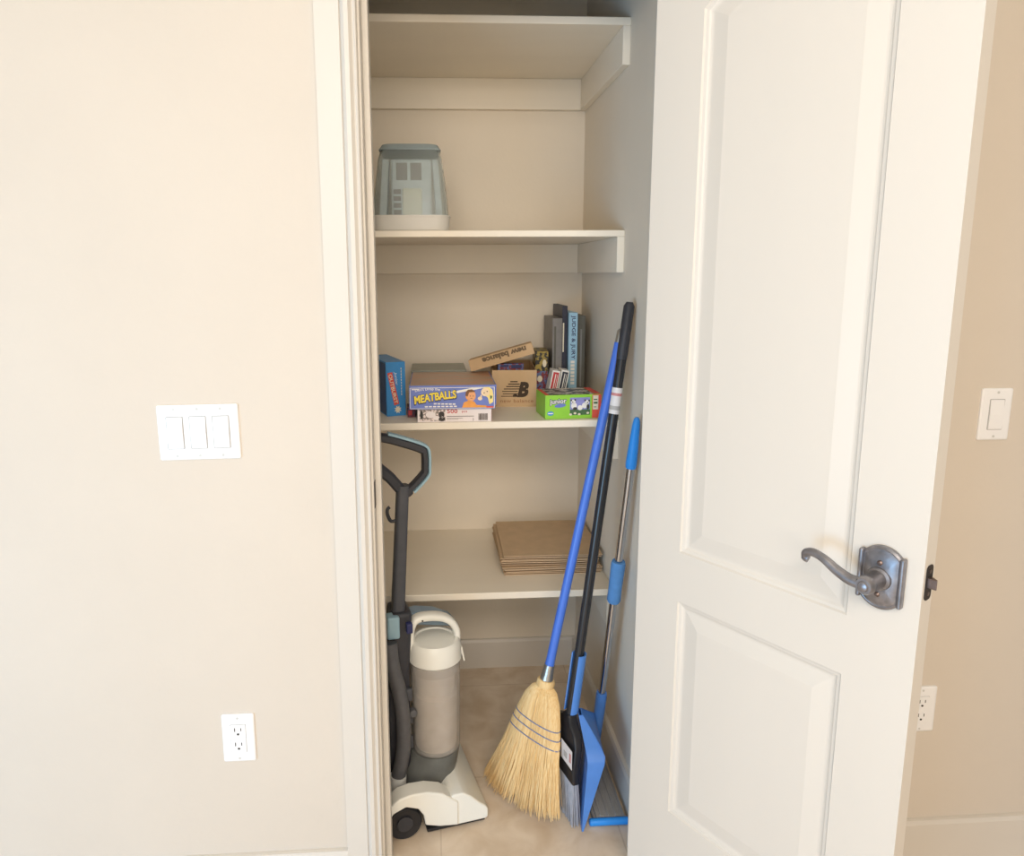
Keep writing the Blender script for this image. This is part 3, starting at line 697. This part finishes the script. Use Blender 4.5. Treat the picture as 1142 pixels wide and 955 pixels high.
for y0 in (-0.139, 0.107):
    bm = bmesh.new(); n = 36
    add_ring_loft(bm, [[(-0.107 + r*math.cos(2*PI*k/n), y, 0.0438 + r*math.sin(2*PI*k/n)) for k in range(n)] for r, y in ((0.036, y0+0.002), (0.0405, y0), (0.0435, y0+0.004), (0.0435, y0+0.028), (0.040, y0+0.032))])
    wh = link('wheel', bm, BLACK, vac, smooth=True)
    bm = bmesh.new(); add_ring_loft(bm, [[(-0.107 + r*math.cos(2*PI*k/n), y, 0.0438 + r*math.sin(2*PI*k/n)) for k in range(n)] for r, y in ((0.020, y0+0.0025), (0.020, y0-0.001), (0.012, y0-0.002))])
    link('wheel_hub', bm, VGREYD, wh, smooth=True)
# smoky lower duct under the bin
bm = bmesh.new()
def oval(cx, rx, ry, z, n=28): return [(cx + rx*math.cos(2*PI*k/n), ry*math.sin(2*PI*k/n), z) for k in range(n)]
add_ring_loft(bm, [oval(-0.030, 0.058, 0.066, 0.022), oval(-0.026, 0.068, 0.074, 0.045), oval(-0.022, 0.074, 0.078, 0.070), oval(-0.012, 0.076, 0.076, 0.108), oval(0.000, 0.070, 0.070, 0.140), oval(0.006, 0.066, 0.066, 0.152)])
link('dust_duct', bm, VSMOKE, vac, smooth=True, label='smoky grey duct')
bm = bmesh.new(); add_ring_loft(bm, [oval(-0.03, 0.04, 0.04, 0.028), oval(-0.02, 0.05, 0.05, 0.06), oval(0, 0.045, 0.045, 0.11), oval(0.006, 0.04, 0.04, 0.145)])
link('duct_core', bm, VGREY, vac, smooth=True)
ZB = 0.028
# clear bin with dusty core
BX = 0.008
bm = bmesh.new()
prof = [(0.0635, 0.1535), (0.0650, 0.162), (0.0670, 0.395), (0.0670, 0.4045), (0.0640, 0.4045), (0.0640, 0.395), (0.0620, 0.165), (0.0600, 0.1565)]
add_lathe(bm, prof, 40, cx=BX); link('dust_bin', bm, VCLEAR, vac, smooth=True, label='clear cylindrical dust bin')
bm = lathe([(0.054, 0.158), (0.057, 0.167), (0.058, 0.31), (0.050, 0.316), (0.050, 0.325)], 36, cx=BX); link('dust_core', bm, VFILT, vac, smooth=True)
bm = lathe([(0.052, 0.326), (0.052, 0.372)], 36, cx=BX); link('filter', bm, VFILT, vac, smooth=True)
bm = lathe([(0.0605, 0.374), (0.0605, 0.402)], 36, cx=BX); link('filter_band', bm, VFILT2, vac, smooth=True)
# white bin cap with carry handle
bm = lathe([(0.0675, 0.4050), (0.0705, 0.408), (0.0695, 0.440), (0.0670, 0.455), (0.0620, 0.462), (0.0540, 0.463), (0.0510, 0.459), (0.0450, 0.4605), (0.02, 0.464)], 40, cx=BX)
cap = link('bin_cap', bm, VWHITE, vac, smooth=True, label='white bin cap')
arch = smooth_path([(-0.057, 0, 0.435), (-0.057, 0, 0.470), (-0.054, 0, 0.500), (-0.042, 0, 0.520), (-0.015, 0, 0.524), (0.025, 0, 0.518), (0.052, 0, 0.502), (0.066, 0, 0.478), (0.068, 0, 0.450), (0.0675, 0, 0.425)], 5)
bm = bmesh.new(); rings = []
for i, p in enumerate(arch):
    tg = (arch[min(i+1, len(arch)-1)] - arch[max(i-1, 0)]).normalized(); nr = Vector((-tg.z, 0, tg.x))
    hw = 0.0085 + 0.002*math.sin(PI*i/(len(arch)-1)); hy = 0.017
    rings.append([tuple(p + BXV + nr*a*hw + Vector((0, b*hy, 0))) for BXV in (Vector((BX-0.008, 0, 0)),) for a, b in ((1, -0.6), (1, 0.6), (0.6, 1), (-0.6, 1), (-1, 0.6), (-1, -0.6), (-0.6, -1), (0.6, -1))])
add_ring_loft(bm, rings)
link('carry_handle', bm, VWHITE, cap, smooth=True, sub=1)
bm = prism([(0.074, 0.432), (0.081, 0.428), (0.088, 0.388), (0.084, 0.386), (0.078, 0.412), (0.073, 0.414)], -0.012, 0.012); link('latch', bm, VWHITE, cap, bevel=0.001)
link('screw', cyl_dec(-0.027, 0.521, 0.0022, -0.0165, -0.0185), SLOT, cap)
bm = box(-0.068, -0.060, -0.015, 0.015, 0.412, 0.455); link('side_lug', bm, VWHITE, cap, bevel=0.003)
# spine, motor housing, slate cover over the bin
bm = bmesh.new()
SPN = [(-0.128, 0.06), (-0.128, 0.30), (-0.112, 0.50), (-0.108, 0.555), (-0.055, 0.555), (-0.058, 0.50), (-0.064, 0.40), (-0.066, 0.13), (-0.075, 0.06)]
add_prism(bm, SPN, -0.030, 0.055); link('spine', bm, VGREYD, vac, bevel=0.01, seg=3, smooth=True, label='charcoal spine')
bm = prism([(-0.060, 0.492), (-0.058, 0.520), (-0.030, 0.524), (0.020, 0.514), (0.062, 0.494), (0.080, 0.472), (0.074, 0.458), (0.055, 0.470), (0.0, 0.480)], 0.030, 0.075); link('bin_cover', bm, VSLATE, vac, bevel=0.006, seg=3, smooth=True, label='slate blue cover')
bm = box(-0.122, -0.090, -0.040, -0.004, 0.492, 0.552); link('hose_dock', bm, VBLUE, vac, bevel=0.005, label='pale blue block')
bm = box(-0.074, -0.058, -0.046, -0.028, 0.505, 0.532); link('release_button', bm, NAVY, vac, bevel=0.003)
for z in (0.18, 0.25, 0.315): link('spine_rib', box(-0.088, -0.062, -0.042, -0.028, z, z+0.035), VGREY, vac, bevel=0.004)
link('power_knob', cyl_dec(-0.064, 0.29, 0.010, -0.060, -0.040, 16), VHOSE, vac, bevel=0.002)
# hose down the back
hp = smooth_path([(-0.118, -0.048, 0.49), (-0.116, -0.058, 0.44), (-0.100, -0.066, 0.36), (-0.092, -0.068, 0.28), (-0.094, -0.066, 0.20), (-0.108, -0.060, 0.12)], 16)
link('hose', tube(hp, [0.0185 + 0.0016*math.sin(i*PI/1.0*0.5*2) * (1 if i % 2 else -1) for i in range(len(hp))], 16), VHOSE, vac, smooth=True)
bm = tube([(-0.108, -0.060, 0.125), (-0.110, -0.060, 0.09), (-0.110, -0.060, 0.04)], [0.0215, 0.0225, 0.0225], 18); link('hose_cuff', bm, SCREWW, vac, smooth=True, label='pale grey hose cuff')
# upper pole
def sect(p, q, a0, b0, a1, b1, name, m, sm=True):
    p, q = Vector(p), Vector(q); tg = (q-p).normalized(); side = Vector((0, 1, 0)); nr = side.cross(tg).normalized(); bm = bmesh.new()
    rr2 = []
    for c, a, b in ((p, a0, b0), (q, a1, b1)):
        rr2.append([tuple(c + nr*x + side*y) for x, y in rrect(2*a, 2*b, min(a, b)*0.6, 4)])
    add_ring_loft(bm, rr2); return link(name, bm, m, vac, smooth=sm)
sect((-0.088, 0.0, 0.545), (-0.0675, 0.0, 0.885), 0.0165, 0.018, 0.0150, 0.017, 'pole', VGREY)
# loop grip: flat ring in the x-z plane
LP = [(-0.066, 0.868), (-0.048, 0.876), (-0.014, 0.910), (-0.010, 0.925), (-0.0105, 0.962), (-0.018, 0.974), (-0.055, 0.990), (-0.115, 1.010), (-0.136, 1.004), (-0.146, 0.985), (-0.143, 0.960), (-0.128, 0.935), (-0.100, 0.908)]
path = [Vector((x, 0, z)) for x, z in LP]
def loop_bm(path, hw, hy, out=0.0, closed=True):
    bm = bmesh.new(); rings = []; n = len(path)
    for i, p in enumerate(path):
        if closed: tg = (path[(i+1) % n] - path[i-1]).normalized()
        else: tg = (path[min(i+1, n-1)] - path[max(i-1, 0)]).normalized()
        nr = Vector((tg.z, 0, -tg.x))
        h = hw[i] if isinstance(hw, list) else hw
        rings.append([tuple(p + nr*(out + a*h) + Vector((0, b*hy, 0))) for a, b in ((1, -0.6), (1, 0.6), (0.6, 1), (-0.6, 1), (-1, 0.6), (-1, -0.6), (-0.6, -1), (0.6, -1))])
    add_ring_loft(bm, rings, closed=closed); return bm
sp1 = smooth_path(path, 6, closed=True)
hws = []
for p in sp1: hws.append(0.0075 if p.x > -0.05 and p.z < 0.97 else (0.0105 if p.z > 0.94 else 0.0135))
link('grip', loop_bm(sp1, hws, 0.014), VGREYD, vac, smooth=True, label='charcoal loop grip')
LT = [(-0.046, 0.872), (-0.012, 0.907), (-0.008, 0.924), (-0.0085, 0.964), (-0.017, 0.977), (-0.055, 0.993), (-0.105, 1.0105)]
link('grip_trim', loop_bm([Vector((x, 0, z)) for x, z in [tuple((q.x, q.z)) for q in smooth_path([(x, 0, z) for x, z in LT], 6)]], 0.004, 0.012, 0.0095, closed=False), VBLUE, vac, smooth=True, label='pale blue grip trim')
hk = smooth_path([(-0.086, -0.004, 0.795), (-0.100, -0.004, 0.795), (-0.108, -0.004, 0.812), (-0.108, -0.004, 0.826), (-0.102, -0.004, 0.832)], 5)
link('cord_hook', tube(hk, 0.0045, 8), VGREYD, vac, smooth=True)

# ---------------------------------------------------------------- corn broom
B0 = Vector((0.220, 0.250, 0.0)); T0 = Vector((0.480, 0.319, 1.267))
u = (T0-B0).normalized(); w0 = Vector((0.67, -0.742, 0)); wv = (w0 - u*w0.dot(u)).normalized(); nv = u.cross(wv)
BM_ = Matrix.Translation(B0) @ Matrix((wv, nv, u)).transposed().to_4x4()
br = thing('broom', 'straw corn broom with a blue handle leaning in the closet', 'broom', mw=BM_)
HL = (T0-B0).length
link('handle', tube([(0, 0, 0.395), (0, 0, 0.42), (0, 0, HL-0.035)], [0.0125, 0.0118, 0.0118], 20), BLUEH, br, smooth=True, label='blue handle')
link('handle_tip', tube([(0, 0, HL-0.0355), (0, 0, HL-0.006), (0, 0, HL)], [0.0112, 0.0108, 0.007], 20), SILVER, br, smooth=True, label='silver handle tip')
link('ferrule', tube([(0, 0, 0.352), (0, 0, 0.372), (0, 0, 0.398)], [0.0185, 0.0150, 0.0135], 20), SILVER, br, smooth=True, label='silver ferrule')
PR = [(0.352, 0.0200, 0.0165), (0.338, 0.0215, 0.018), (0.333, 0.030, 0.024), (0.318, 0.045, 0.030), (0.295, 0.056, 0.033), (0.262, 0.066, 0.033), (0.235, 0.0745, 0.031), (0.212, 0.080, 0.030), (0.190, 0.084, 0.030), (0.140, 0.094, 0.031), (0.090, 0.106, 0.032), (0.045, 0.118, 0.033)]
def prof_at(s):
    if s >= PR[0][0]: return PR[0][1:]
    for (s0, a0, b0), (s1, a1, b1) in zip(PR[:-1], PR[1:]):
        if s1 <= s <= s0:
            k = (s0-s)/(s0-s1); return a0+(a1-a0)*k, b0+(b1-b0)*k
    (s0, a0, b0), (s1, a1, b1) = PR[-2], PR[-1]; k = (s0-s)/(s0-s1); return a0+(a1-a0)*k, b0+(b1-b0)*k
bm = bmesh.new()
add_ring_loft(bm, [[(0.92*a*math.cos(2*PI*k/40), 0.9*b*math.sin(2*PI*k/40), s) for k in range(40)] for s, a, b in PR])
core = link('straw_body', bm, STRAWD, br, smooth=True)
def floor_s(x, y): # local z at which a straw meets the floor
    return (-B0.z - wv.z*x - nv.z*y)/u.z
bm = bmesh.new(); rnd = random.Random(11)
for i in range(1500):
    ang = rnd.uniform(0, 2*PI); rad = math.sqrt(rnd.uniform(0.75, 1.0)) if i < 1150 else rnd.uniform(0.2, 0.95)
    ca, sa = math.cos(ang)*rad, math.sin(ang)*rad
    cut = floor_s(0.125*ca, 0.045*sa) + 0.012 + abs(rnd.gauss(0, 0.018)) + 0.010*abs(ca)**2
    spread = 1 + rnd.uniform(-0.03, 0.05); pts = []
    s_top = 0.338 if i < 1150 else 0.16
    cw = rnd.gauss(0, 0.0055); cn = rnd.gauss(0, 0.004)
    S = [s_top, 0.325, 0.30, 0.262, 0.212, 0.16, 0.11, 0.06]
    S = [s for s in S if s <= s_top and s > cut+0.02] + [cut]
    for s in S:
        a, b = prof_at(s); f = max(0, (0.19-s)/0.19)
        pts.append((a*ca*(1 + (spread-1)*f*2) + cw*f*1.6, b*sa*(1 + (spread-1)*f*2) + cn*f*1.6, s))
    r0 = rnd.uniform(0.0009, 0.0016)
    add_tube(bm, pts, [r0]*(len(pts)-1) + [r0*0.4], 4)
st = link('straw', bm, STRAW, br); st['kind'] = 'stuff'
link('neck_wrap', tube([(0, 0, 0.337), (0, 0, 0.342), (0, 0, 0.352), (0, 0, 0.357)], [0.0225, 0.0245, 0.0245, 0.021], 24), STRAW, br, smooth=True)
for s in (0.248, 0.226, 0.202):
    a, b = prof_at(s)
    link('stitching', tube([((a+0.0012)*math.cos(2*PI*k/48), (b+0.0014)*math.sin(2*PI*k/48), s - 0.004*math.cos(2*PI*k/48)**2) for k in range(48)], 0.0013, 6, closed=True), STITCH, br, smooth=True, label='blue stitching')

# ---------------------------------------------------------------- angle broom with black handle
PT = Vector((0.489, 0.289, 1.335)); PB = Vector((0.3165, 0.224, 0.0))
pd = (PT-PB).normalized()
base = Vector((0.329, 0.238, 0))
ab = thing('push_broom', 'black handled broom with grey bristles behind the corn broom', 'broom', tuple(base))
def W(p): return tuple(Vector(p)-base)
def onpole(z): return PB + (PT-PB)*(z/1.335)
link('handle', tube([W(onpole(0.25)), W(onpole(0.7)), W(onpole(1.20))], 0.0125, 18), BLACKP, ab, smooth=True, label='glossy black handle')
link('handle_cap', tube([W(onpole(1.195)), W(onpole(1.21)), W(onpole(1.325)), W(onpole(1.335))], [0.0128, 0.0135, 0.0135, 0.008], 18), VGREYD, ab, smooth=True)
ev = Vector((0.28, -0.96, 0)).normalized(); nn = Vector((-0.96, -0.28, 0)).normalized()
bm = bmesh.new()
def head_ring(z, hw, ht, sh):
    c = Vector((0, 0, 0)) + ev*sh + Vector((0, 0, z)); c += (onpole(z)-base - Vector((0, 0, z)))*min(1, max(0, (z-0.14)/0.13))
    return [tuple(c + ev*x + nn*y) for x, y in rrect(2*hw, 2*ht, min(hw, ht)*0.5, 4)]
add_ring_loft(bm, [head_ring(0.118, 0.084, 0.0095, 0), head_ring(0.160, 0.082, 0.0105, 0), head_ring(0.215, 0.076, 0.0105, 0), head_ring(0.240, 0.058, 0.0125, 0), head_ring(0.256, 0.026, 0.0130, 0), head_ring(0.270, 0.0140, 0.0135, 0)])
hd = link('head_block', bm, BLACK, ab, smooth=True)
bm = bmesh.new(); rnd = random.Random(21)
for i in range(520):
    x = rnd.uniform(-0.081, 0.081); y = rnd.uniform(-0.008, 0.008)
    b = ev*x + nn*y; e = ev*(x*1.14 + rnd.gauss(0, 0.002)) + nn*(y*1.35 + rnd.gauss(0, 0.002))
    add_tube(bm, [tuple(b + Vector((0, 0, 0.121))), tuple((b+e)/2 + Vector((0, 0, 0.060))), tuple(e + Vector((0, 0, 0.003 + abs(rnd.gauss(0, 0.003)))))], [0.0015, 0.0014, 0.0008], 4)
bs = link('bristles', bm, GREYB, ab); bs['kind'] = 'stuff'; bs['label'] = 'grey bristles'
def quad_on(c, hu, hv, uu, vv, nrm, m, parent, name, off=0.0006):
    bm = bmesh.new(); c = Vector(c)+nrm*off
    A = [bm.verts.new(c + uu*a*hu + vv*b*hv) for a, b in ((-1, -1), (1, -1), (1, 1), (-1, 1))]; Bv = [bm.verts.new(v.co + nrm*0.0006) for v in A]
    bm.faces.new(A); bm.faces.new(Bv[::-1])
    for i in range(4): bm.faces.new((A[i], A[(i+1) % 4], Bv[(i+1) % 4], Bv[i]))
    return link(name, bm, m, parent)
UP = Vector((0, 0, 1))
sd = (UP + nn*(-0.05)).normalized()
lb = quad_on(ev*0.052 + nn*0.0105 + UP*0.188, 0.030, 0.026, ev, UP, nn, LBL, ab, 'price_sticker', off=0.0016)
quad_on(ev*0.047 + nn*0.0105 + UP*0.184, 0.009, 0.008, ev, UP, nn, GAPG, lb, 'sticker_print', off=0.0024); quad_on(ev*0.073 + nn*0.0105 + UP*0.190, 0.004, 0.012, ev, UP, nn, PINK, lb, 'sticker_print', off=0.0024)
# sticker round the handle
c0 = onpole(1.060); c1 = onpole(1.125)
sk = link('handle_sticker', tube([W(c0), W(c1)], 0.0131, 18), LBL, ab, smooth=True, label='white sticker')
q = W(onpole(1.075)); ring = []
link('sticker_print', tube([W(onpole(1.070)), W(onpole(1.080))], 0.0134, 18), GAPG, sk, smooth=True)
link('sticker_print', tube([W(onpole(1.105)), W(onpole(1.112))], 0.0134, 18), PINK, sk, smooth=True)

# ---------------------------------------------------------------- blue dustpan clipped on that handle
db = Vector((0.380, 0.235, 0.0))
dp = thing('dustpan', 'blue plastic dustpan standing on its lip, clipped to the black handle', 'dustpan', tuple(db))
g = Vector((0.075, 1, 0)).normalized()
def pan_x(z):           # x of the floor plate at height z (relative to base)
    if z < 0.2: return -0.008 + 0.012*(z/0.2)
    return 0.004 - 0.014*((z-0.2)/0.072)
def pan_d(z): return 0.004 + 0.042*min(1, z/0.205) if z <= 0.21 else 0.046 - 0.034*((z-0.21)/0.062)
LV = [0.002, 0.03, 0.08, 0.14, 0.19, 0.205, 0.220, 0.235, 0.250, 0.272]
def half_w(z): return 0.100 if z <= 0.2 else max(0.016, 0.100 - 0.084*((z-0.2)/0.072)**0.9)
bm = bmesh.new(); th = 0.0022
rowsA = []
for z in LV:
    hw, x, d = half_w(z), pan_x(z), pan_d(z)
    # channel section: near wall rim, near corner, far corner, far wall rim  (outer), then inner back
    outer = [(d, -hw), (0, -hw), (0, hw), (d, hw)]
    innr = [(d, hw-th), (th, hw-th), (th, -hw+th), (d, -hw+th)]
    rowsA.append([tuple(Vector((x + a, 0, z)) + g*b) for a, b in outer+innr])
add_ring_loft(bm, rowsA)
# closing back wall from the plate top to the rims
def bwall(z): return Vector((pan_x(z), 0, z))
bw = []
for z in LV[4:]:
    hw, x, d = half_w(z), pan_x(z), pan_d(z)
    k = (z-0.19)/(0.272-0.19)
    xo = x + d*(1-0.15*k)
    bw.append([tuple(Vector((xo, 0, z+0.001)) + g*(-hw)), tuple(Vector((xo, 0, z+0.001)) + g*hw), tuple(Vector((xo-0.002, 0, z+0.001)) + g*hw), tuple(Vector((xo-0.002, 0, z+0.001)) + g*(-hw))])
add_ring_loft(bm, bw)
link('pan', bm, BLUEP, dp, smooth=True)
# clip channel hugging the handle
bm = bmesh.new(); rings = []
for z in (0.2735, 0.30, 0.34, 0.40, 0.432):
    c = onpole(z) - db; r1, r0 = 0.0195, 0.0165; ring = []
    a0, a1 = math.radians(-105), math.radians(150)
    
    for k in range(17): a = a0 + (a1-a0)*k/16; ring.append((c.x + r1*math.cos(a), c.y + r1*math.sin(a), z))
    for k in range(17): a = a1 + (a0-a1)*k/16; ring.append((c.x + r0*math.cos(a), c.y + r0*math.sin(a), z))
    rings.append(ring)
add_ring_loft(bm, rings); link('handle_clip', bm, BLUEP, dp, smooth=True)

# ---------------------------------------------------------------- flat mop
MT = Vector((0.4905, 0.1965, 1.072)); MB = Vector((0.445, 0.362, 0.040)); mbase = Vector((0.449, 0.285, 0))
mp_ = thing('flat_mop', 'flat mop with a chrome pole and blue grip by the right closet wall', 'mop', tuple(mbase))
def onm(z): return tuple(MB + (MT-MB)*((z-0.04)/1.032) - mbase)
link('pole', tube([onm(0.20), onm(0.5), onm(0.945)], 0.0098, 18), CHROME, mp_, smooth=True, label='chrome pole')
link('end_cap', tube([onm(0.935), onm(0.945), onm(0.99), onm(1.045), onm(1.060), onm(1.065)], [0.0125, 0.0138, 0.0122, 0.0095, 0.0075, 0.004], 18), BLUET, mp_, smooth=True, label='bright blue end cap')
link('foam_grip', tube([onm(0.556), onm(0.562), onm(0.60), onm(0.64), onm(0.668), onm(0.676)], [0.015, 0.0178, 0.0172, 0.0180, 0.0185, 0.0165], 20), BLUEG, mp_, smooth=True, label='blue foam grip')
link('socket', tube([onm(0.06), onm(0.10), onm(0.18), onm(0.262), onm(0.268)], [0.0120, 0.0125, 0.0145, 0.0150, 0.0135], 18), BLUEP, mp_, smooth=True, label='blue pole socket')
mx0, mx1, my0, my1 = 0.400-mbase.x, 0.486-mbase.x, 0.158-mbase.y, 0.412-mbase.y
link('mop_pad', box(mx0, mx1, my0, my1, 0.001, 0.013), PAD, mp_, bevel=0.003)
bm = bmesh.new(); add_box(bm, mx0+0.008, mx1-0.008, my0+0.006, my1-0.008, 0.0132, 0.019)
for k in range(4):
    x = mx0+0.018+k*0.020; add_box(bm, x, x+0.003, my0+0.006, my1-0.008, 0.0191, 0.023)
fr = link('mop_plate', bm, PAD, mp_, bevel=0.001)
link('edge_bar', tube([(mx0-0.012, my0-0.004, 0.012), (mx0-0.010, my0-0.004, 0.012), (mx1+0.002, my0-0.004, 0.012), (mx1+0.004, my0-0.004, 0.012)], [0.006, 0.0095, 0.0095, 0.006], 14), BLUET, mp_, smooth=True, label='bright blue front bar')
j = onm(0.04); link('swivel_joint', (lambda b: (add_box(b, j[0]-0.012, j[0]+0.012, j[1]-0.020, j[1]+0.020, 0.0195, 0.036), add_tube(b, [(j[0]-0.016, j[1], 0.046), (j[0]+0.016, j[1], 0.046)], 0.014, 14), b)[2])(bmesh.new()), BLUEP, mp_, bevel=0.001)
